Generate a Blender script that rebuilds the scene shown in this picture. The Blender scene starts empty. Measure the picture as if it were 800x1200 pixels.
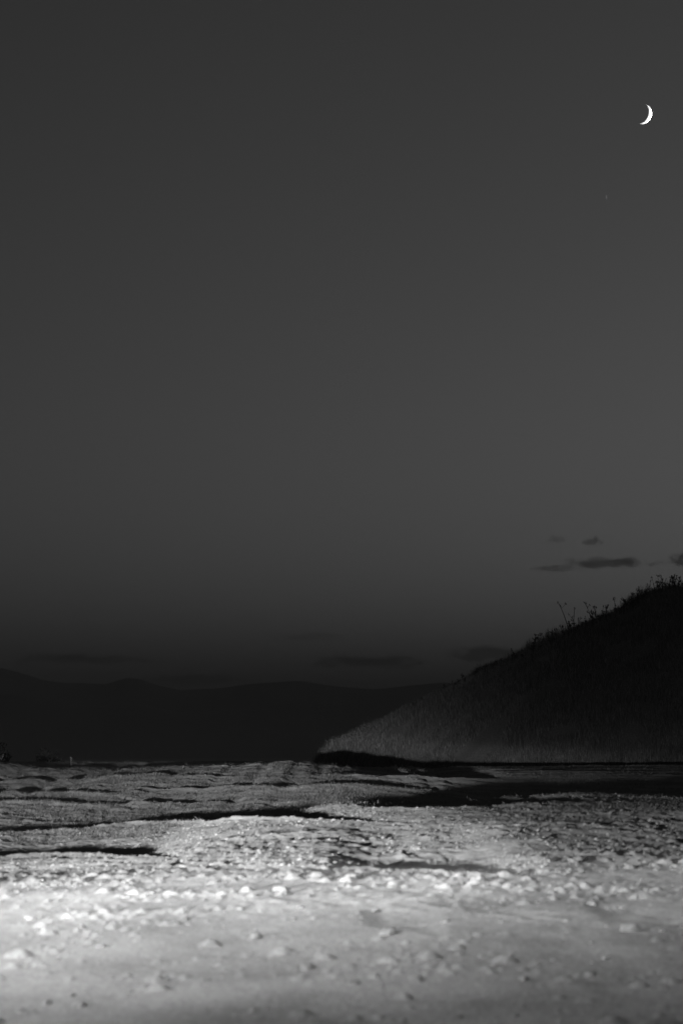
import bpy, bmesh, math, random
import numpy as np
from mathutils import Vector, Matrix

random.seed(7)
rng = np.random.default_rng(7)
sc = bpy.context.scene
col = sc.collection
R = math.radians

# ------------------------------------------------------------------ camera
CAM_H, F_PX, HORIZON = 1.2, 2833.0, 850.0        # metres, photo pixels, photo row of eye level
cam_d = bpy.data.cameras.new("camera")
cam = bpy.data.objects.new("camera", cam_d)
col.objects.link(cam)
cam.location = (0, 0, CAM_H)
cam.rotation_euler = (R(90) + math.atan((HORIZON - 600) / F_PX), 0, 0)
cam_d.sensor_fit = 'VERTICAL'
cam_d.sensor_height = 36.0
cam_d.sensor_width = 24.0
cam_d.lens = 85.0
cam_d.clip_start = 0.1
cam_d.clip_end = 300000.0
cam_d.dof.use_dof = True
cam_d.dof.focus_distance = 70.0
cam_d.dof.aperture_fstop = 3.2
sc.camera = cam

# ------------------------------------------------------------------ exposure
sc.view_settings.view_transform = 'Standard'
sc.view_settings.look = 'None'
sc.view_settings.exposure = 3.3                    # a long dusk exposure
sc.view_settings.gamma = 1.0
sc.view_settings.use_curve_mapping = False
sc.cycles.volume_bounces = 1
sc.cycles.max_bounces = 6

# ------------------------------------------------------------------ dusk sky
SUN_EL, SUN_AZ = R(-4.7), R(51.0)               # azimuth clockwise from the view direction (+Y)
world = bpy.data.worlds.new("World")
sc.world = world
world.use_nodes = True
wn, wl = world.node_tree.nodes, world.node_tree.links
wn.clear()


def N(tree, t, **kw):
    n = tree.nodes.new(t)
    for k, v in kw.items():
        setattr(n, k, v)
    return n


def math_n(tree, op, a, b=None, c=None, clamp=False):
    n = tree.nodes.new('ShaderNodeMath')
    n.operation = op
    n.use_clamp = clamp
    for i, v in enumerate((a, b, c)):
        if v is None:
            continue
        if isinstance(v, (int, float)):
            n.inputs[i].default_value = v
        else:
            tree.links.new(v, n.inputs[i])
    return n.outputs[0]


def mrange(tree, v, a, b, c, d, kind='SMOOTHSTEP'):
    n = tree.nodes.new('ShaderNodeMapRange')
    n.interpolation_type = kind
    tree.links.new(v, n.inputs[0])
    for i, x in enumerate((a, b, c, d)):
        n.inputs[1 + i].default_value = x
    return n.outputs[0]


def ramp(tree, v, stops, interp='B_SPLINE'):
    n = tree.nodes.new('ShaderNodeValToRGB')
    cr = n.color_ramp
    cr.interpolation = interp
    while len(cr.elements) < len(stops):
        cr.elements.new(0.5)
    for e, (p, g) in zip(cr.elements, stops):
        e.position = p
        e.color = (g, g, g, 1)
    if v is not None:
        tree.links.new(v, n.inputs[0])
    return n.outputs[0]


wt = world.node_tree
sky = N(wt, 'ShaderNodeTexSky', sky_type='NISHITA', sun_disc=False)
sky.sun_elevation = SUN_EL
sky.sun_rotation = SUN_AZ
sky.altitude = 300.0
sky.air_density = 1.0
sky.dust_density = 2.0
sky.ozone_density = 1.0
bw = N(wt, 'ShaderNodeRGBToBW')
wl.new(sky.outputs[0], bw.inputs[0])
tc = N(wt, 'ShaderNodeTexCoord')
sep = N(wt, 'ShaderNodeSeparateXYZ')
wl.new(tc.outputs['Generated'], sep.inputs[0])
bg = N(wt, 'ShaderNodeBackground')
SKY_STRENGTH = 0.15
wl.new(bw.outputs[0], bg.inputs['Color'])
bg.inputs['Strength'].default_value = SKY_STRENGTH
wo = N(wt, 'ShaderNodeOutputWorld')
wl.new(bg.outputs[0], wo.inputs[0])

# the sun has set: its lamp stands below the horizon and only reaches the moon
sun_d = bpy.data.lights.new("sun", 'SUN')
sun_d.energy = 5.0
sun_d.angle = R(0.5)
sun = bpy.data.objects.new("sun", sun_d)
col.objects.link(sun)
sun_dir = Vector((math.sin(SUN_AZ) * math.cos(SUN_EL), math.cos(SUN_AZ) * math.cos(SUN_EL), math.sin(SUN_EL)))
sun.rotation_euler = (-sun_dir).to_track_quat('-Z', 'Y').to_euler()
sun.location = (0, 0, 50)


def beam(name, loc, power, pattern):
    """a lamp looking along +Y whose reflector spreads its light as pattern(tree, u, v) over the
    horizontal and vertical slopes u, v of each ray"""
    d_ = bpy.data.lights.new(name, 'SPOT')
    d_.energy = power
    d_.shadow_soft_size = 0.08
    d_.spot_size = R(170)
    d_.spot_blend = 0.3
    o = bpy.data.objects.new(name, d_)
    col.objects.link(o)
    o.location = loc
    o.rotation_euler = Vector((0, 1, 0)).to_track_quat('-Z', 'Z').to_euler()
    d_.use_nodes = True
    t = d_.node_tree
    t.nodes.clear()
    g = N(t, 'ShaderNodeNewGeometry')
    s_ = N(t, 'ShaderNodeSeparateXYZ')
    t.links.new(g.outputs['Incoming'], s_.inputs[0])
    fy = math_n(t, 'MAXIMUM', math_n(t, 'ABSOLUTE', s_.outputs[1]), 0.05)
    u = math_n(t, 'DIVIDE', s_.outputs[0], fy)
    v = math_n(t, 'DIVIDE', s_.outputs[2], fy)
    e = N(t, 'ShaderNodeEmission')
    t.links.new(pattern(t, u, v), e.inputs['Strength'])
    t.links.new(e.outputs[0], N(t, 'ShaderNodeOutputLight').inputs[0])
    return o


def gauss(t, x, mid, sig):
    q = math_n(t, 'DIVIDE', math_n(t, 'SUBTRACT', x, mid), sig)
    return math_n(t, 'POWER', 2.71828, math_n(t, 'MULTIPLY', math_n(t, 'MULTIPLY', q, q), -0.5))


def expo(t, x, s):
    return math_n(t, 'POWER', 2.71828, math_n(t, 'DIVIDE', x, s))


def far_beam(t, u, v):
    vn, vp = math_n(t, 'MINIMUM', v, 0.0), math_n(t, 'MAXIMUM', v, 0.0)
    g = gauss(t, u, 0.012, math_n(t, 'MULTIPLY_ADD', vn, -7.0, 0.045))
    g = math_n(t, 'MULTIPLY_ADD', g, 0.90, 0.10)
    drop = math_n(t, 'MULTIPLY', expo(t, vn, 0.0148), expo(t, math_n(t, 'MINIMUM', math_n(t, 'ADD', v, 0.04), 0.0), 0.036))
    drop = math_n(t, 'MULTIPLY', drop, mrange(t, v, -0.032, -0.008, 1.0, 0.6))
    rise = math_n(t, 'MULTIPLY_ADD', expo(t, vp, -0.011), 0.70, 0.30)
    return math_n(t, 'MULTIPLY', g, math_n(t, 'MULTIPLY', drop, rise))


def near_beam(t, u, v):
    w = math_n(t, 'MINIMUM', math_n(t, 'ADD', v, 0.19), 0.0)
    g = gauss(t, u, 0.03, math_n(t, 'MULTIPLY_ADD', v, -1.5, 0.15))
    return math_n(t, 'MULTIPLY', g, math_n(t, 'MULTIPLY', expo(t, w, 0.34), mrange(t, v, -0.30, -0.215, 1.0, 0.0)))


# a car stands to the left of the photographer: its low headlamp grazes the far dirt and the hill's foot,
# an added unseen lamp, set higher, fills the near dirt with light
headlamp = beam("headlamp", (-3.2, 5.5, 0.57), 29000.0, far_beam)
near_fill_lamp = beam("near_fill_lamp", (-5.5, 6.0, 3.0), 1800.0, near_beam)


# ------------------------------------------------------------------ helpers
def at(px, py, d):
    """point at distance d (metres along +Y) that stands at photo pixel px, py"""
    return Vector(((px - 400) / F_PX * d, d, CAM_H + (HORIZON - py) / F_PX * d))


def tag(o, label=None, cat=None, group=None, kind=None):
    for k, val in (('label', label), ('category', cat), ('group', group), ('kind', kind)):
        if val:
            o[k] = val
    return o


def mesh_obj(name, verts, faces, mat, parent=None, smooth=False):
    """verts (n,3) array; faces (m,3) or (m,4) int array"""
    me = bpy.data.meshes.new(name)
    verts = np.asarray(verts, np.float32)
    faces = np.asarray(faces, np.int32)
    k = faces.shape[1]
    me.vertices.add(len(verts))
    me.vertices.foreach_set('co', verts.ravel())
    me.loops.add(faces.size)
    me.loops.foreach_set('vertex_index', faces.ravel())
    me.polygons.add(len(faces))
    me.polygons.foreach_set('loop_start', np.arange(0, faces.size, k, dtype=np.int32))
    me.polygons.foreach_set('use_smooth', np.full(len(faces), smooth))
    me.update(calc_edges=True)
    me.materials.append(mat)
    o = bpy.data.objects.new(name, me)
    col.objects.link(o)
    if parent:
        o.parent = parent
    return o


def hash2(ix, iy, seed):
    h = (ix.astype(np.int64) * 374761393 + iy.astype(np.int64) * 668265263 + seed * 1274126177) & 0xFFFFFFFF
    h = ((h ^ (h >> 13)) * 1274126177) & 0xFFFFFFFF
    h = (h ^ (h >> 16)) & 0xFFFFFFFF
    return h.astype(np.float64) / 4294967295.0


def noise(x, y, wl_, seed):
    """smooth value noise in -1..1 with wavelength wl_"""
    x = x / wl_ + seed * 17.31
    y = y / wl_ - seed * 9.77
    ix, iy = np.floor(x), np.floor(y)
    fx, fy_ = x - ix, y - iy
    fx = fx * fx * fx * (fx * (fx * 6 - 15) + 10)
    fy_ = fy_ * fy_ * fy_ * (fy_ * (fy_ * 6 - 15) + 10)
    a, b = hash2(ix, iy, seed), hash2(ix + 1, iy, seed)
    c, d = hash2(ix, iy + 1, seed), hash2(ix + 1, iy + 1, seed)
    return ((a + (b - a) * fx) * (1 - fy_) + (c + (d - c) * fx) * fy_) * 2 - 1


def ss(a, b, x):
    t = np.clip((x - a) / (b - a), 0, 1)
    return t * t * (3 - 2 * t)


def domes(x, y, c, seed, p, flat=0.45):
    """low rounded clods, one at most to a jittered cell of size c; p is the chance per cell"""
    best = np.zeros_like(x)
    ix, iy = np.floor(x / c), np.floor(y / c)
    wob = 1 + 0.35 * noise(x, y, c * 0.35, seed + 5)
    for ox in (-1, 0, 1):
        for oy in (-1, 0, 1):
            jx, jy = ix + ox, iy + oy
            h1, h2, h3 = hash2(jx, jy, seed), hash2(jx, jy, seed + 1), hash2(jx, jy, seed + 2)
            h4 = hash2(jx, jy, seed + 3)
            r = c * (0.14 + 0.36 * h3 ** 2)
            q = ((x - (jx + h1) * c) ** 2 + ((y - (jy + h2) * c) / 1.15) ** 2) / (r * r) * wob
            k = np.maximum(1 - q, 0)
            best = np.maximum(best, np.where(h4 < p, r * flat * k ** 1.6, 0))
    return best


# ------------------------------------------------------------------ terrain
# ruts and ledges of the dirt flat, near to far: each a crest line read off the photograph, the depth of the
# step behind it, how long the low ground runs on, length of the step itself
RUTS = [
    ([(610, 1118), (690, 1128), (780, 1150), (830, 1160)], 0.018, 0.4, 0.07),
    ([(415, 1082), (470, 1089), (535, 1100)], 0.025, 0.5, 0.07),
    ([(685, 1074), (740, 1083), (800, 1096), (850, 1101)], 0.03, 0.5, 0.08),
    ([(480, 1058), (560, 1066), (650, 1078)], 0.013, 0.5, 0.08),
    ([(350, 1023), (380, 1021), (405, 1016), (430, 1015), (450, 1018), (490, 1016), (510, 1018), (530, 1021), (560, 1023), (670, 1028)], 0.074, 2.4, 0.12),
    ([(-120, 1002), (0, 1004), (40, 999), (90, 999), (150, 1002), (250, 1003)], 0.14, 4.2, 0.2),
    ([(-300, 980), (-60, 978), (10, 977), (60, 974), (100, 971), (150, 966), (200, 962), (250, 962), (290, 958), (340, 958), (400, 961), (440, 963), (520, 968)], 0.22, 7.0, 0.22),
    ([(390, 944), (410, 944), (450, 947), (500, 948), (560, 946), (620, 941), (700, 937)], 0.16, 8.0, 0.35),
    ([(-300, 942), (-100, 941), (0, 941), (60, 940), (110, 943), (170, 941), (230, 942), (290, 939), (360, 938)], 0.21, 7.0, 0.35),
    ([(-300, 932), (-100, 931), (0, 931), (60, 929), (110, 930), (230, 926)], 0.27, 8, 0.5),
    ([(120, 927), (200, 925), (280, 922), (330, 924), (420, 921), (480, 925), (580, 929)], 0.22, 8, 0.5),
    ([(-300, 912), (-60, 912), (40, 913), (120, 910), (200, 909), (340, 911)], 0.24, 9, 0.7),
    ([(340, 908), (370, 907), (420, 909), (520, 912), (620, 909)], 0.22, 9, 0.7),
]
BANKS = []


def edge_y(x):
    return 82 - 9 * ss(-3.5, 0.5, x) + 1.5 * noise(x, x * 0, 9.0, 41)


def ground_h(x, y, fine=True):
    x = np.asarray(x, float)
    y = np.asarray(y, float)
    d = np.hypot(x, y)
    near = 1 - ss(100, 160, d)
    z = np.zeros_like(d)
    # low rise on the right, crest about 31 m out, hollow behind it
    side = ss(-4.4, 1.4, x - 0.10 * np.maximum(y - 28, 0))
    cr = 27 + 1.0 * noise(x, x * 0, 2.2, 55)
    z += side * 0.41 * ss(4, 26.5, y) * (1 - ss(cr + 0.3, cr + 8, y))
    z -= ss(-3.0, 5.0, x - 0.10 * np.maximum(y - 28, 0)) * 0.5 * ss(cr + 0.5, cr + 7, y) * (1 - ss(39, 54, y))
    # swell near the brink that hides the hill's foot
    z += 0.42 * np.maximum(np.exp(-(np.maximum(x - 0.2, 0) / 2.2) ** 2), 0.19) * ss(33, 55, y) * (1 - ss(57, 72, y))
    z += 0.05 * noise(x, y, 7.0, 1) * ss(6, 16, y) * (1 - 0.65 * ss(17, 22, y) * (1 - ss(70, 90, y)))
    z += 0.022 * noise(x, y, 2.3, 2) * (1 - 0.5 * ss(16, 22, y))
    for pts, a, run, drop in BANKS:
        xs = np.array([p[0] for p in pts])
        ys = np.array([p[1] for p in pts])
        m = (y > ys.min() - 2) & (y < ys.max() + run * 3.45 + 1) & (x > xs.min() - 1.5) & (x < xs.max() + 1.5)
        if not m.any():
            continue
        xm, ym = x[m], y[m]
        yc = np.interp(xm, xs, ys) + (0.30 * noise(xm, xm * 0, 0.5, 8) + 0.22 * noise(xm, xm * 0, 0.19, 9) + 0.1 * noise(xm, xm * 0, 0.08, 19)) * np.minimum(drop, 0.16) * 2.6
        fade = ss(0, 0.36, (xm - xs[0]) / (xs[-1] - xs[0])) * ss(0, 0.35, (xs[-1] - xm) / (xs[-1] - xs[0]))
        fade *= np.clip(0.75 + 0.6 * noise(ym, ym * 0, 5.0, 23) + 0.5 * fade, 0.3, 1.0)
        fade *= 0.72 + 0.28 * noise(xm, xm * 0, 0.8, 12) + 0.16 * noise(xm, xm * 0, 0.25, 13)
        t = ym - yc
        low = ss(0, drop, t) * (1 - ss(run, run * 3.4, t)) - 0.16 * np.exp(-(t / (drop * 1.1)) ** 2)
        z[m] -= a * fade * low
    if fine:
        patch = 0.55 + 0.45 * noise(x, y, 1.7, 3)
        soft = ss(0.0, 1.0, (y - 8) / 14)                 # nearer dirt is smoother
        z += (0.006 + 0.003 * soft) * noise(x, y, 0.75, 4)
        z += (0.005 + 0.005 * soft) * noise(x, y, 0.30, 5) * patch
        z += (0.0042 + 0.006 * soft) * noise(x, y, 0.12, 6) * (0.3 * soft + patch) * (1 - 0.45 * side * soft)
        z += (0.0024 + 0.006 * soft) * noise(x, y, 0.055, 7) * (0.4 + 0.6 * patch)
        den = np.clip(0.06 + 0.55 * noise(x, y, 1.1, 17) + 0.35 * noise(x, y, 0.4, 18) + 0.35 * ss(13, 17, y) * (1 - ss(30, 45, y))
                      + 0.12 * ss(0.02, 0.08, x / np.maximum(y, 1)) - 0.12, 0.02, 0.7)
        nearby = (y > 6) & (y < 48)
        xn, yn, dn = x[nearby], y[nearby], den[nearby]
        z[nearby] += (domes(xn, yn, 0.16, 100, dn) + domes(xn, yn, 0.075, 120, dn * 0.9) + domes(xn, yn, 0.30, 140, dn * 0.2, 0.13)) * (1 - 0.82 * ss(13.5, 24, yn))
        cl = np.maximum(noise(x, y, 0.19, 10) + 0.4 * noise(x, y, 0.08, 11) - 0.40, 0)
        z += (0.016 + 0.025 * soft) * cl * patch ** 2 * (1 - 0.8 * side) * (1 - 0.5 * ss(17, 22, y))
        rough = soft * ss(20, 34, y) * (1 - 0.6 * side)
        rd = 1 - np.abs(noise(x, y, 0.9, 14) + 0.5 * noise(x, y, 0.37, 15))
        z += 0.030 * rd ** 3 * rough + 0.012 * noise(x, y, 0.42, 16) * rough
    z *= near
    # the flat breaks off into the valley
    e = edge_y(np.clip(x, -60, 60))
    far = np.maximum(y - e, 0)
    away = np.maximum(d - 130, 0) * (y <= e)
    f = np.maximum(far, away)
    z -= np.minimum(f * 0.32, 25 + f * 0.06)
    return np.maximum(z, -150 + 6 * noise(x, y, 900, 21))


def geo_range(a, b, n):
    return np.exp(np.linspace(math.log(a), math.log(b), n))


def ground_hit(px, py):
    """where the sight line through a photo pixel meets the dirt"""
    ds = np.exp(np.linspace(math.log(7.5), math.log(85), 1500))
    xs = (px - 400) / F_PX * ds
    zs = CAM_H + (HORIZON - py) / F_PX * ds
    g = ground_h(xs, ds, fine=False)
    below = np.nonzero(zs < g)[0]
    i = below[0] if len(below) else len(ds) - 1
    return xs[i], ds[i]


for pts, a_, run_, step_ in RUTS:
    BANKS.append(([ground_hit(*p) for p in pts], a_, run_, step_))

# radial sheet: dense where the dirt is near, open out to the mountains
s_list, d = [], 7.4
while d < 92:
    s_list.append(d)
    d += 0.0108 * (d / 8) ** 1.55
rad = np.concatenate([[0.02], np.linspace(0.4, 7.2, 20), s_list, geo_range(94, 60000, 66)])
fine_a = np.radians(np.linspace(-13, 13, 880))
coarse = np.radians(np.concatenate([13 + np.cumsum(np.linspace(0.05, 9.1, 76))]))
k_ = (math.radians(347) - math.radians(13)) / (coarse[-1] - math.radians(13))
half = np.radians(13) + np.cumsum(np.geomspace(0.0006, 0.16, 60)) 
half = half[half < math.pi - 0.05]
ang = np.concatenate([fine_a, half, [math.pi], (2 * math.pi - half)[::-1]])
A, RR = np.meshgrid(ang, rad)
sq = 1 / np.maximum(np.abs(np.sin(A)), np.abs(np.cos(A)))          # square outer rim
RQ = RR * (1 + (sq - 1) * ss(30000, 60000, RR))
X, Y = RQ * np.sin(A), RQ * np.cos(A)
Z = ground_h(X, Y)
nr, na = X.shape
idx = np.arange(nr * na).reshape(nr, na)
nxt = np.roll(idx, -1, axis=1)
quads = np.stack([idx[:-1], nxt[:-1], nxt[1:], idx[1:]], axis=-1).reshape(-1, 4)[:, ::-1]
print("ground quads", len(quads), "rows", nr)


# ------------------------------------------------------------------ materials
def mat(name):
    m = bpy.data.materials.new(name)
    m.use_nodes = True
    t = m.node_tree
    t.nodes.clear()
    out = N(t, 'ShaderNodeOutputMaterial')
    return m, t, out


def dirt_material(name, lo_, hi_, scale=1.0, bump=0.8):
    m, t, out = mat(name)
    b = N(t, 'ShaderNodeBsdfPrincipled')
    b.inputs['Roughness'].default_value = 0.95
    b.inputs['Specular IOR Level'].default_value = 0.02
    b.inputs['Diffuse Roughness'].default_value = 0.35
    c = N(t, 'ShaderNodeTexCoord')
    n1 = N(t, 'ShaderNodeTexNoise')
    n1.inputs['Scale'].default_value = 0.9 * scale
    n1.inputs['Detail'].default_value = 5
    n2 = N(t, 'ShaderNodeTexNoise')
    n2.inputs['Scale'].default_value = 55 * scale
    n2.inputs['Detail'].default_value = 5
    n2.inputs['Roughness'].default_value = 0.65
    t.links.new(c.outputs['Object'], n1.inputs['Vector'])
    t.links.new(c.outputs['Object'], n2.inputs['Vector'])
    mix = math_n(t, 'ADD', math_n(t, 'MULTIPLY', n1.outputs[0], 0.4), math_n(t, 'MULTIPLY', n2.outputs[0], 0.6))
    t.links.new(ramp(t, mix, [(0.36, lo_), (0.64, hi_)], 'EASE'), b.inputs['Base Color'])
    bp = N(t, 'ShaderNodeBump')
    bp.inputs['Strength'].default_value = bump
    bp.inputs['Distance'].default_value = 0.004 / scale
    t.links.new(n2.outputs[0], bp.inputs['Height'])
    t.links.new(bp.outputs[0], b.inputs['Normal'])
    t.links.new(b.outputs[0], out.inputs[0])
    return m


def blade_material(name, lo_, hi_, trans=0.25):
    m, t, out = mat(name)
    oi = N(t, 'ShaderNodeNewGeometry')
    g = ramp(t, oi.outputs['Random Per Island'], [(0.0, lo_), (1.0, hi_)], 'LINEAR')
    d1 = N(t, 'ShaderNodeBsdfDiffuse')
    d2 = N(t, 'ShaderNodeBsdfTranslucent')
    mx = N(t, 'ShaderNodeMixShader')
    mx.inputs[0].default_value = trans
    t.links.new(g, d1.inputs[0])
    t.links.new(g, d2.inputs[0])
    t.links.new(d1.outputs[0], mx.inputs[1])
    t.links.new(d2.outputs[0], mx.inputs[2])
    t.links.new(mx.outputs[0], out.inputs[0])
    return m


M_dirt = dirt_material("dry dirt", 0.19, 0.44)
M_stone = dirt_material("pale stone", 0.21, 0.33, 2.0, 0.5)
M_hill = dirt_material("hill soil", 0.11, 0.22, 0.3)
M_mount = dirt_material("far mountain", 0.16, 0.24, 0.0008, 0.2)
M_drygrass = blade_material("dry grass", 0.06, 0.34)
M_hillgrass = blade_material("hill grass", 0.10, 0.32)
M_weed = blade_material("weed", 0.06, 0.12)
M_bush = blade_material("bush leaves", 0.04, 0.06)
M_stalk = blade_material("pale stalk", 0.14, 0.2)

ground = mesh_obj('ground', np.stack([X.ravel(), Y.ravel(), Z.ravel()], 1), quads, M_dirt, smooth=True)
tag(ground, kind='structure')


# ------------------------------------------------------------------ hill on the right
HILL_P = [(345, 935), (366, 902), (376, 889), (387, 879), (402, 870), (450, 845), (500, 820), (560, 790), (620, 766),
          (680, 740), (735, 717), (752, 705), (766, 696), (785, 692), (820, 688), (900, 665), (1100, 600), (1400, 540),
          (2200, 500)]
HC = 100.0
hx = np.array([(p[0] - 400) / F_PX * HC for p in HILL_P])
hz = np.array([CAM_H + (HORIZON - p[1]) / F_PX * HC for p in HILL_P])


def hill_h(x, y):
    x = np.asarray(x, float)
    y = np.asarray(y, float)
    c = np.interp(x, hx, hz, left=-40)
    c = np.where(x < hx[0], hz[0] - (hx[0] - x) * 2.0, c)
    c = c + 0.10 * noise(x, y, 1.3, 31) + 0.06 * noise(x, y, 0.5, 32)
    foot = -1.6
    yf = 83.5 + 1.7 * np.clip(7 - x, 0, 7.4)
    t = (y - yf) / (HC - yf)
    front = np.clip(t, 0, 1)
    prof = 0.35 * front + 0.65 * np.sin(front * math.pi / 2)
    back = np.clip((y - HC) / 45, 0, 1)
    prof = prof * (1 - back * back * 0.9)
    z = foot + (c - foot) * prof + 0.12 * noise(x, y, 4.0, 33) * front
    z = np.where(y < yf, foot - (yf - y) * 0.4, z)
    return z


gx = np.concatenate([np.arange(-5, 18, 0.11), np.arange(18, 80, 0.8)])
gy = np.concatenate([np.arange(82, 103, 0.14), np.arange(103, 150, 1.2)])
GX, GY = np.meshgrid(gx, gy)
GZ = hill_h(GX, GY)
n0, n1_ = GX.shape
ii = np.arange(n0 * n1_).reshape(n0, n1_)
hq = np.stack([ii[:-1, :-1], ii[:-1, 1:], ii[1:, 1:], ii[1:, :-1]], -1).reshape(-1, 4)
hill = mesh_obj('hill', np.stack([GX.ravel(), GY.ravel(), GZ.ravel()], 1), hq, M_hill, smooth=True)
tag(hill, kind='structure')


# ------------------------------------------------------------------ far mountains
MP = [(-1400, 785), (-900, 792), (-500, 783), (-250, 792), (-80, 782), (0, 783), (25, 789), (50, 797), (90, 801), (125, 803), (150, 795), (165, 796),
      (185, 803), (212, 809), (260, 806), (310, 800), (350, 798), (395, 804), (440, 808), (520, 800), (600, 804),
      (760, 795), (900, 800), (1300, 788), (1900, 795)]
mpx = np.array([p[0] for p in MP], float)
mpy = np.array([p[1] for p in MP], float)
ma = np.linspace(-0.75, 0.6, 900)
mr = np.linspace(10500, 17000, 60)
MA, MR = np.meshgrid(ma, mr)
top = (HORIZON - np.interp(MA * F_PX + 400, mpx, mpy)) / F_PX * 14500 + CAM_H
MX, MY = MR * np.sin(np.arctan(MA)), MR * np.cos(np.arctan(MA))
s_ = np.clip((MR - 10500) / 4000, 0, 1)
bk = np.clip((MR - 14500) / 2500, 0, 1)
prof = np.sin(s_ * math.pi / 2) ** 1.3 * (1 - bk ** 2)
rg = 1 - np.abs(noise(MX, MY, 1500, 61)) * 0.35 - np.abs(noise(MX, MY, 600, 62)) * 0.12
rg = rg * (1 - s_ ** 6) + s_ ** 6
MZ = -170 + (top + 170) * prof * rg + 5 * noise(MX, MY, 160, 63) * s_
ii = np.arange(MX.size).reshape(MX.shape)
mq = np.stack([ii[:-1, :-1], ii[:-1, 1:], ii[1:, 1:], ii[1:, :-1]], -1).reshape(-1, 4)
mountains = mesh_obj('mountains', np.stack([MX.ravel(), MY.ravel(), MZ.ravel()], 1), mq, M_mount, smooth=True)
tag(mountains, kind='structure')


# ------------------------------------------------------------------ moon and star
def icosphere(sub):
    bm = bmesh.new()
    bmesh.ops.create_icosphere(bm, subdivisions=sub, radius=1.0)
    v_ = np.array([q.co[:] for q in bm.verts])
    f_ = np.array([[q.index for q in p.verts] for p in bm.faces])
    bm.free()
    return v_, f_


m, t, out = mat("moon rock")                     # dark side lets the dusk air in front of it show
df = N(t, 'ShaderNodeBsdfDiffuse')
df.inputs['Roughness'].default_value = 0.0
mn = N(t, 'ShaderNodeTexNoise')
mn.inputs['Scale'].default_value = 2.2
mc = N(t, 'ShaderNodeTexCoord')
t.links.new(mc.outputs['Object'], mn.inputs['Vector'])
t.links.new(ramp(t, mn.outputs[0], [(0.35, 0.88), (0.65, 1.0)], 'EASE'), df.inputs[0])
tr = N(t, 'ShaderNodeBsdfTransparent')
ad = N(t, 'ShaderNodeAddShader')
t.links.new(df.outputs[0], ad.inputs[0])
t.links.new(tr.outputs[0], ad.inputs[1])
bf = N(t, 'ShaderNodeNewGeometry')
mx = N(t, 'ShaderNodeMixShader')
t.links.new(bf.outputs['Backfacing'], mx.inputs[0])
t.links.new(ad.outputs[0], mx.inputs[1])
t.links.new(tr.outputs[0], mx.inputs[2])
t.links.new(mx.outputs[0], out.inputs[0])
MOON_D = 100000.0


def sky_point(px, py, dist):
    e = cam.rotation_euler[0] - R(90)
    v_ = Vector(((px - 400), F_PX, (600 - py))).normalized()
    return Vector((v_.x, v_.y * math.cos(e) - v_.z * math.sin(e), v_.y * math.sin(e) + v_.z * math.cos(e))) * dist + Vector((0, 0, CAM_H))


iv, if_ = icosphere(5)
lit = iv[if_].mean(1) @ np.array(sun_dir) > -0.06     # the night side is lost in the dusk air
if_ = if_[lit]
keep_ = np.unique(if_)
re_ = np.zeros(len(iv), int)
re_[keep_] = np.arange(len(keep_))
moon = mesh_obj('moon', iv[keep_], re_[if_], m, smooth=True)
moon.location = sky_point(751.2, 133.3, MOON_D)
moon.scale = (11.5 / F_PX * MOON_D,) * 3
tag(moon, 'thin bright crescent moon lit on its lower right, high in the dusk sky', 'moon')

m, t, out = mat("star light")
e_ = N(t, 'ShaderNodeEmission')
e_.inputs['Color'].default_value = (1, 1, 1, 1)
e_.inputs['Strength'].default_value = 0.011
t.links.new(e_.outputs[0], out.inputs[0])
iv2, if2 = icosphere(2)
star = mesh_obj('star', iv2, if2, m, smooth=True)
star.location = sky_point(710, 231, MOON_D)
k = MOON_D / F_PX
star.scale = (0.7 * k, 0.7 * k, 2.6 * k)
tag(star, 'tiny faint star in the bare sky below and left of the moon', 'star')

# ------------------------------------------------------------------ dark cloud streaks
m, t, out = mat("cloud vapour")
pv = N(t, 'ShaderNodeVolumePrincipled')
pv.inputs['Color'].default_value = (0.45, 0.45, 0.45, 1)
c = N(t, 'ShaderNodeTexCoord')
oi = N(t, 'ShaderNodeObjectInfo')
ln = N(t, 'ShaderNodeVectorMath', operation='LENGTH')
t.links.new(c.outputs['Object'], ln.inputs[0])
mp = N(t, 'ShaderNodeMapping')
mp.inputs['Scale'].default_value = (3.2, 1.0, 1.1)
t.links.new(c.outputs['Object'], mp.inputs['Vector'])
cv = N(t, 'ShaderNodeCombineXYZ')
t.links.new(math_n(t, 'MULTIPLY', oi.outputs['Random'], 40.0), cv.inputs[0])
t.links.new(cv.outputs[0], mp.inputs['Location'])
nz = N(t, 'ShaderNodeTexNoise')
nz.inputs['Scale'].default_value = 1.3
nz.inputs['Detail'].default_value = 4
t.links.new(mp.outputs[0], nz.inputs['Vector'])
fall = math_n(t, 'SUBTRACT', 1.0, ln.outputs['Value'], clamp=True)
core = math_n(t, 'ADD', math_n(t, 'MULTIPLY', fall, 0.9), math_n(t, 'MULTIPLY', math_n(t, 'SUBTRACT', nz.outputs[0], 0.5), 1.6))
core = mrange(t, core, 0.22, 0.75, 0.0, 1.0)
core = math_n(t, 'MULTIPLY', core, mrange(t, fall, 0.0, 0.2, 0.0, 1.0))
oc = N(t, 'ShaderNodeSeparateColor')
t.links.new(oi.outputs['Color'], oc.inputs[0])
t.links.new(math_n(t, 'MULTIPLY', core, oc.outputs[0]), pv.inputs['Density'])
t.links.new(pv.outputs[0], out.inputs['Volume'])
M_cloud = m
iv3, if3 = icosphere(3)
CLOUD_D = 30000.0
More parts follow.
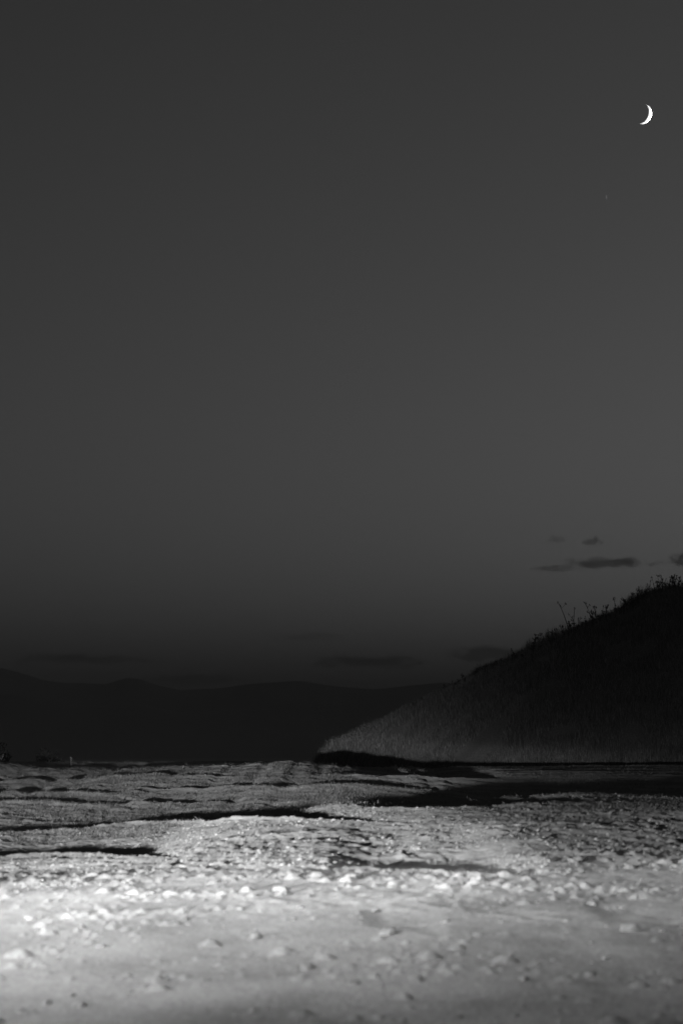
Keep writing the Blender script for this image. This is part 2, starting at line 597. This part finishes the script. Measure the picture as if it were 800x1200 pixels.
CL = [  # centre px, py, half width, half height, density, label
    (711, 659.5, 66, 7, 1.1, 'long dark cloud streak just above the weedy hill crest'),
    (806, 656, 30, 9, 1.1, 'dark cloud cut by the right edge of the sky, above the hilltop'),
    (694, 634, 15, 6, 0.6, 'small dark cloud puff above the long cloud streak'),
    (652, 632, 17, 6, 0.3, 'very faint cloud wisp left of the small dark puff'),
    (650, 666, 36, 4.5, 0.45, 'pale thin tail of cloud left of the long streak'),
    (576, 767, 66, 11, 0.9, 'dim low cloud bank touching the middle of the hill slope'),
    (432, 776, 85, 9, 1.0, 'dim flat cloud low in the middle above the mountains'),
    (100, 772, 95, 7, 0.9, 'faint flat cloud low on the left above the mountain peak'),
    (365, 746, 50, 6, 0.25, 'faintest thin wisp high over the flat middle cloud'),
    (235, 796, 75, 7, 1.1, 'dim low cloud resting on the mountain saddle'),
]
cloud_me = None
for px, py, hw, hh, dn, lb in CL:
    if cloud_me is None:
        o = mesh_obj('cloud', iv3, if3, M_cloud, smooth=True)
        cloud_me = o.data
    else:
        o = bpy.data.objects.new('cloud', cloud_me)
        col.objects.link(o)
    o.location = sky_point(px, py, CLOUD_D)
    kk = CLOUD_D / F_PX
    depth = hw * kk * 0.6
    o.scale = (hw * 1.25 * kk, depth, hh * 1.4 * kk)
    o.color = (dn * 1.1 / depth, 0, 0, 1)
    tag(o, lb, 'cloud', 'dark clouds low in the dusk sky')


# ------------------------------------------------------------------ stones
ico2_v, ico2_f = icosphere(2)
ico3_v, ico3_f = icosphere(3)
stone_meshes = []
for k in range(7):
    vv = ico3_v.copy()
    for j in range(7):                                     # facets broken off a rounded lump
        nrm = rng.normal(size=3)
        nrm /= np.linalg.norm(nrm)
        cut = rng.uniform(0.55, 0.85)
        s = vv @ nrm
        vv -= np.outer(np.maximum(s - cut, 0), nrm) * 0.85
    vv *= 1 + 0.10 * np.sin(vv[:, [0]] * 5 + k) * np.sin(vv[:, [1]] * 4.3 + 2 * k)
    vv *= 1 + rng.normal(0, 0.02, size=(len(vv), 1))
    vv = vv * np.array([1.0, rng.uniform(0.7, 1.0), rng.uniform(0.55, 0.8)])
    o_ = mesh_obj('stone', vv, ico3_f, M_stone, smooth=True)
    stone_meshes.append(o_.data)
    bpy.data.objects.remove(o_)

STONES = [
    (330, 1042, 20, 'broad pale clod at the centre of the brightest dirt'),
    (515, 1037, 18, 'rounded pale stone at the far edge of the smooth dirt, right of centre'),
    (454, 1092, 22, 'wide flat clod pushed up by the short diagonal rut in the middle'),
    (690, 1057, 13, 'upright pale stone with a dark shadow, in the stony dirt on the right'),
    (725, 1061, 9, 'smaller stone just right of the upright pale stone'),
    (735, 1089, 25, 'wide low clod in front of the rut near the right edge'),
    (300, 1096, 17, 'lone pale lump on the smooth bright dirt left of centre'),
    (361, 1132, 20, 'flat low clod with a thin shadow behind it, in the smooth dirt'),
    (40, 1074, 16, 'bright clod near the left edge on the brightest dirt'),
    (150, 1049, 12, 'pale stone between the far rut and the bright left clod'),
    (182, 1045, 12, 'pale flat stone next to its twin above the bright left dirt'),
    (121, 1108, 12, 'single pale stone on bare dirt below the bright left clod'),
    (100, 1083, 11, 'small stone right of the bright clod at the left'),
    (197, 1144, 12, 'pale round stone alone on the grey dirt, lower left'),
    (98, 1174, 15, 'rounded stone of the cluster near the bottom left corner'),
    (59, 1171, 15, 'darker clod left of the rounded bottom left stone'),
    (30, 1180, 15, 'low clod close to the bottom left corner clod'),
    (6, 1191, 18, 'large clod cut by the bottom left corner'),
    (609, 1145, 15, 'pale lump with a dark shadow to its right, lower right dirt'),
    (415, 1150, 14, 'upright lump at the bottom centre of the dirt'),
    (445, 1152, 9, 'small low clod right of the bottom centre lump'),
    (687, 1141, 14, 'low dull clod right of the pale shadowed lump'),
    (706, 1119, 12, 'dull stone below the wide clod of the right rut'),
    (312, 1176, 9, 'small upright pale stone at the bottom, left of centre'),
    (297, 1179, 10, 'low stone leaning on the small upright pale stone'),
    (562, 1118, 8, 'small bright pebble alone in the middle of the lower right dirt'),
    (520, 1078, 14, 'long low clod above the diagonal rut'),
    (765, 1008, 11, 'pale stone on the smooth dirt slope at the far right'),
    (586, 979, 12, 'far pale clod below the dark hollow, right of centre'),
    (622, 920, 8, 'lone pale stone in the dark hollow before the hill'),
    (600, 1185, 11, 'pale stone close to the bottom edge, right of centre'),
    (537, 1186, 10, 'low stone close to the bottom edge, left of its paler neighbour'),
]


def put_stone(px, py, w, label, group):
    x, y = ground_hit(px, py)
    r = w / F_PX * y * 0.5
    o = bpy.data.objects.new('stone', random.choice(stone_meshes))
    col.objects.link(o)
    s = r * 1.05
    nr_ = float(1 - ss(12, 18, np.array(y)))                 # the far ones lie deeper in the dirt
    o.scale = (s, s * random.uniform(0.8, 1.1), s * (0.45 + 0.5 * nr_) * random.uniform(0.85, 1.15))
    o.rotation_euler = (random.uniform(-.25, .25), random.uniform(-.25, .25), random.uniform(0, 6.28))
    z = float(ground_h(np.array([x]), np.array([y]))[0])
    o.location = (x, y, z - s * (0.17 - 0.28 * nr_))
    tag(o, label, 'stone', group)


for px, py, w, lb in STONES:
    put_stone(px, py, w, lb, 'stones on the headlit dirt')
SMALL = [(107, 1034, 10), (204, 1079, 9), (367, 1149, 7), (90, 1163, 10), (157, 1159, 8), (277, 1183, 7), (352, 1060, 10),
         (345, 1075, 7), (72, 1121, 8), (457, 1037, 9), (497, 1081, 6), (441, 1064, 12), (627, 1053, 8), (610, 1175, 6),
         (771, 1089, 8), (650, 1180, 8), (689, 1102, 7), (645, 1122, 7), (752, 1041, 7), (97, 984, 6), (182, 1009, 9),
         (235, 1019, 10), (277, 989, 6), (316, 980, 6), (560, 990, 9), (514, 982, 9), (425, 972, 7), (407, 972, 7), (645, 944, 5)]
for _ in range(170):
    SMALL.append((random.uniform(-15, 815), 985 + 210 * random.random() ** 1.05, random.uniform(3, 6)))
for px, py, w in SMALL:
    put_stone(px, py, w, 'small pale pebble scattered loosely among others on the headlit dirt', 'small pebbles on the headlit dirt')

# the grit between them: joined, past counting
ico1_v, ico1_f = icosphere(1)


def scatter_lumps(name, n, d0, d1, half, smin, smax, mt, seed, label=None, thr=0.0):
    r_ = np.random.default_rng(seed)
    dd = d0 * (d1 / d0) ** r_.random(n * 3)
    xx = (r_.random(n * 3) * 2 - 1) * half * dd
    keep = (noise(xx, dd, 0.9, 71) + 0.6 * noise(xx, dd, 0.3, 72) > thr)
    xx, dd = xx[keep][:n], dd[keep][:n]
    n = len(xx)
    s = smin * (smax / smin) ** (r_.random(n) ** 2.2)
    zz = ground_h(xx, dd)
    an = r_.random(n) * 6.28
    base = ico1_v[None] * (1 + r_.normal(0, 0.16, size=(n, len(ico1_v), 1)))
    base = base * np.stack([s * r_.uniform(.8, 1.3, n), s * r_.uniform(.7, 1.1, n), s * r_.uniform(.5, .8, n)], 1)[:, None, :]
    ca, sa = np.cos(an)[:, None], np.sin(an)[:, None]
    bx = base[..., 0] * ca - base[..., 1] * sa
    by = base[..., 0] * sa + base[..., 1] * ca
    P = np.stack([bx + xx[:, None], by + dd[:, None], base[..., 2] + (zz - s * 0.2)[:, None]], -1)
    F = (ico1_f[None] + (np.arange(n) * len(ico1_v))[:, None, None]).reshape(-1, 3)
    o = mesh_obj(name, P.reshape(-1, 3), F, mt, smooth=True)
    tag(o, label, kind='stuff')
    return o


scatter_lumps('gravel', 9000, 8.0, 40, 0.19, 0.003, 0.009, M_dirt, 5, 'loose grit and crumbs of dry earth over the lit dirt')
scatter_lumps('gravel', 20000, 16.0, 58, 0.18, 0.006, 0.022, M_dirt, 6, 'coarser crumbs of earth over the far half of the lit dirt', -0.6)


# ------------------------------------------------------------------ grass
def blades(name, xx, yy, zz, hh, ww, mt, seed, lean=0.5, label=None):
    r_ = np.random.default_rng(seed)
    n = len(xx)
    a = r_.random(n) * 6.28
    la = r_.random(n) * 6.28
    ll = lean * hh * r_.random(n)
    bx, by = np.cos(a) * ww * .5, np.sin(a) * ww * .5
    tx, ty = np.cos(la) * ll, np.sin(la) * ll
    P = np.zeros((n, 5, 3))
    P[:, 0] = np.stack([xx - bx, yy - by, zz - 0.01], 1)
    P[:, 1] = np.stack([xx + bx, yy + by, zz - 0.01], 1)
    P[:, 2] = np.stack([xx + bx * .7 + tx * .35, yy + by * .7 + ty * .35, zz + hh * .55], 1)
    P[:, 3] = np.stack([xx - bx * .7 + tx * .35, yy - by * .7 + ty * .35, zz + hh * .55], 1)
    P[:, 4] = np.stack([xx + tx, yy + ty, zz + hh], 1)
    F = np.array([[0, 1, 2], [0, 2, 3], [3, 2, 4]])
    F = (F[None] + (np.arange(n) * 5)[:, None, None]).reshape(-1, 3)
    o = mesh_obj(name, P.reshape(-1, 3), F, mt)
    tag(o, label, kind='stuff')
    return o


def stubble(name, xx, yy, zz, hh, ww, mt, seed, lean, label):
    """one narrow triangle a blade"""
    r_ = np.random.default_rng(seed)
    n = len(xx)
    a, la = r_.random(n) * 6.28, r_.random(n) * 6.28
    ll = lean * hh * r_.random(n)
    bx, by = np.cos(a) * ww * .5, np.sin(a) * ww * .5
    P = np.zeros((n, 3, 3))
    P[:, 0] = np.stack([xx - bx, yy - by, zz - 0.006], 1)
    P[:, 1] = np.stack([xx + bx, yy + by, zz - 0.006], 1)
    P[:, 2] = np.stack([xx + np.cos(la) * ll, yy + np.sin(la) * ll, zz + hh], 1)
    o = mesh_obj(name, P.reshape(-1, 3), np.arange(n * 3).reshape(n, 3), mt)
    tag(o, label, kind='stuff')
    return o


n = 640000
dd = 20 * (84 / 20) ** rng.random(n)
xx = (rng.random(n) * 2 - 1) * 0.19 * dd
cover = noise(xx, dd, 2.6, 81) + 0.7 * noise(xx, dd, 0.6, 82) + 0.4 * noise(xx, dd, 0.22, 83)
bias = -0.35 + 0.9 * ss(20, 38, dd) - 0.55 * ss(0.0, 0.06, xx / dd)
k = cover + bias > rng.random(n) * 0.9 - 0.2
xx, dd = xx[k], dd[k]
r_ = rng.random(len(xx))
hh = (0.006 + 0.013 * r_ + 0.035 * r_ ** 22) * (1 + 0.7 * ss(28, 40, dd))
stubble('dry_grass', xx, dd, ground_h(xx, dd), hh, 0.005 + 0.006 * rng.random(len(xx)), M_drygrass, 3, 1.6,
        'short dry grass stubble over the far half of the dirt flat')
print("stubble", len(xx))

n = 150000
xx = -1.5 + 18.5 * rng.random(n)
yy = 84 + 18.5 * rng.random(n)
k = noise(xx, yy, 1.2, 91) > -0.62 + 0.3 * rng.random(n) 
k &= hill_h(xx, yy) > -1.5
xx, yy = xx[k], yy[k]
hh = 0.08 + 0.26 * rng.random(len(xx)) ** 1.6
hh *= (1 + 0.3 * noise(xx, yy, 2.2, 92)) * (0.75 + 1.1 * np.maximum(noise(xx, yy, 0.7, 93), 0) ** 1.5)
blades('hill_grass', xx, yy, hill_h(xx, yy), hh, 0.012 + 0.012 * rng.random(len(xx)), M_hillgrass, 4, 0.7,
       'rough dry grass covering the hillside')

# ------------------------------------------------------------------ weeds along the hill crest
class MB:
    def __init__(self):
        self.v, self.f = [], []

    def tube(self, pts, r0, r1, k=3):
        base = len(self.v)
        for i, p in enumerate(pts):
            r = r0 + (r1 - r0) * i / max(1, len(pts) - 1)
            for j in range(k):
                a = j * 2 * math.pi / k
                self.v.append((p[0] + r * math.cos(a), p[1] + r * math.sin(a), p[2]))
        for i in range(len(pts) - 1):
            for j in range(k):
                a, b = base + i * k + j, base + i * k + (j + 1) % k
                self.f.append((a, b, b + k))
                self.f.append((a, b + k, a + k))

    def leaf(self, p, d, w):
        p, d = Vector(p), Vector(d)
        s = d.cross(Vector((random.random() - .5, random.random() - .5, random.random() - .5)))
        if s.length < 1e-6:
            s = Vector((1, 0, 0))
        s = s.normalized() * w
        b = len(self.v)
        up = d.cross(s).normalized() * w * 0.35
        self.v += [tuple(p), tuple(p + d * .5 + s + up), tuple(p + d), tuple(p + d * .5 - s + up)]
        self.f += [(b, b + 1, b + 2), (b, b + 2, b + 3)]

    def build(self, name, mt, parent=None):
        return mesh_obj(name, np.array(self.v), np.array(self.f), mt, parent)


def empty(name, loc):
    o = bpy.data.objects.new(name, None)
    o.empty_display_size = 0.1
    o.location = loc
    col.objects.link(o)
    return o


def bend(h, lx, ly, n=5):
    return [(lx * (i / n) ** 1.6, ly * (i / n) ** 1.6, h * i / n) for i in range(n + 1)]


def weed_stalk(loc, h, lx, kind, label, group, mt):
    t_ = empty('weed_stalk', loc)
    ly = random.uniform(-.1, .1) * h
    stem, lv = MB(), MB()
    path = bend(h, lx, ly)
    stem.tube(path, 0.004 + 0.016 * h, 0.003 + 0.007 * h)
    tips = [path[-1]]
    for i in range(kind):                                   # side shoots
        q = random.uniform(.35, .85)
        p = Vector(bend(h, lx, ly, 20)[int(q * 20)])
        d_ = Vector((random.uniform(-1, 1), random.uniform(-.6, .6), random.uniform(.6, 1.4))).normalized() * h * random.uniform(.15, .3)
        stem.tube([tuple(p), tuple(p + d_ * .5 + Vector((0, 0, .01))), tuple(p + d_ + Vector((0, 0, .04)))], 0.012, 0.007)
        tips.append(tuple(p + d_ + Vector((0, 0, .04))))
    for tp in tips:
        head = MB()
        for _ in range(9):
            d_ = Vector((random.uniform(-1, 1), random.uniform(-1, 1), random.uniform(-.2, 1.3))) * 0.055
            head.leaf(Vector(tp) - Vector((0, 0, random.random() * .08)), d_, 0.016)
        head.build('seed_head', mt, t_)
    for _ in range(8):
        q = random.uniform(.05, .6)
        p = bend(h, lx, ly, 20)[int(q * 20)]
        lv.leaf(p, Vector((random.uniform(-1, 1), random.uniform(-1, 1), random.uniform(.2, .9))) * 0.11, 0.012)
    stem.build('stem', mt, t_)
    lv.build('leaves', mt, t_)
    tag(t_, label, 'weed', group)
    return t_


WEEDS = [  # top px, py, lean px, shoots, label
    (653, 706, -13, 2, 'tallest leaning weed, bent left, leftmost of the tall weeds on the crest'),
    (673, 712, 2, 2, 'straight thin weed right of the bent one on the crest'),
    (684, 706, -10, 3, 'branched weed in the middle of the slope crest'),
    (710, 712, 1, 1, 'short upright weed left of the clump on the crest'),
    (720, 701, 0, 2, 'upright weed with a seed head on the upper crest'),
    (732, 703, 3, 2, 'weed leaning right on the upper crest'),
    (744, 697, -2, 3, 'bushy headed weed below the hilltop'),
    (752, 698, 3, 2, 'slim weed right of the bushy headed one'),
    (768, 682, -4, 4, 'tall weed at the left rim of the hilltop'),
    (775, 684, 5, 3, 'forked weed beside the left rim of the hilltop'),
    (785, 679, 1, 3, 'weed in the middle of the hilltop'),
    (797, 681, 3, 3, 'weed at the right edge of the picture on the hilltop'),
]
for px, py, lean, sh, lb in WEEDS:
    y = HC + random.uniform(-.5, .2)
    x = (px - lean - 400) / F_PX * y
    z = float(hill_h(np.array([x]), np.array([y]))[0]) - 0.02
    zt = CAM_H + (HORIZON - py) / F_PX * y
    weed_stalk((x, y, z), max(zt - z, .25), lean / F_PX * y, sh, lb, 'weeds along the hill crest', M_weed)
for i in range(140):
    px = 470 + 340 * random.random() ** 0.7
    y = HC + random.uniform(-.8, .4)
    x = (px - 400) / F_PX * y
    z = float(hill_h(np.array([x]), np.array([y]))[0]) - 0.02
    hmax = 0.24 + 0.48 * float(ss(560, 660, np.array(px)))
    weed_stalk((x, y, z), random.uniform(.2, hmax), random.uniform(-.15, .15), random.randint(0, 3),
               'small dry weed among the low growth fringing the hill crest', 'low weeds fringing the hill crest', M_weed)


# ------------------------------------------------------------------ bushes at the left of the edge
def bush(loc, w, h, label, nl=900):
    t_ = empty('bush', loc)
    tw, lv = MB(), MB()
    for i in range(26):
        a = random.random() * 6.28
        q = random.random() ** .5
        tip = Vector((math.cos(a) * q * w * .5, math.sin(a) * q * w * .4, h * (1 - .55 * q * q) * random.uniform(.7, 1.08)))
        mid = tip * .5 + Vector((random.uniform(-.1, .1), random.uniform(-.1, .1), .1)) * w * .3
        tw.tube([(0, 0, -.1), tuple(mid), tuple(tip)], .018, .005)
        for _ in range(nl // 26):
            s = random.random() ** .6
            p = mid.lerp(tip, s) + Vector((random.gauss(0, .07), random.gauss(0, .07), random.gauss(0, .05))) * w * .7
            lv.leaf(p, Vector((random.uniform(-1, 1), random.uniform(-1, 1), random.uniform(-.3, 1))) * .13, .04)
    tw.build('twigs', M_weed, t_)
    lv.build('foliage', M_bush, t_)
    tag(t_, label, 'bush', 'dark bushes at the edge of the flat')


def on_ground(px, d):
    x = (px - 400) / F_PX * d
    return Vector((x, d, float(ground_h(np.array([x]), np.array([d]))[0])))


p = on_ground(4, 85)
bush(p, 1.1, 0.62 - p.z, 'dark bush cut by the left edge of the picture')
p = on_ground(57, 86)
bush(p, 1.7, 0.45 - p.z, 'low spreading dark bush just right of the left edge one', 1200)
p = on_ground(5, 66)
weed_stalk(p, .42, -.12, 1, 'pale lit dry stalk in front of the dark bush at the left edge', None, M_stalk)
p = on_ground(84, 70)
weed_stalk(p, .30, .03, 0, 'thin pale stalk standing right of the low dark bush', None, M_stalk)


# ------------------------------------------------------------------ dusk haze over the valley
m, t, out = mat("dusk haze")
pv = N(t, 'ShaderNodeVolumePrincipled')
pv.inputs['Color'].default_value = (0.9, 0.9, 0.9, 1)
pv.inputs['Density'].default_value = 6.5e-5
t.links.new(pv.outputs[0], out.inputs['Volume'])
hw, zb, zt = 60300.0, float(Z.min()) - 8.0, 405.0
hv = [(x, y, z) for z in (zb, zt) for x, y in ((-hw, -hw), (hw, -hw), (hw, hw), (-hw, hw))]
hf = [(3, 2, 1, 0), (4, 5, 6, 7), (0, 1, 5, 4), (1, 2, 6, 5), (2, 3, 7, 6), (3, 0, 4, 7)]
haze = mesh_obj('haze', np.array(hv), np.array(hf), m)
tag(haze, kind='stuff')
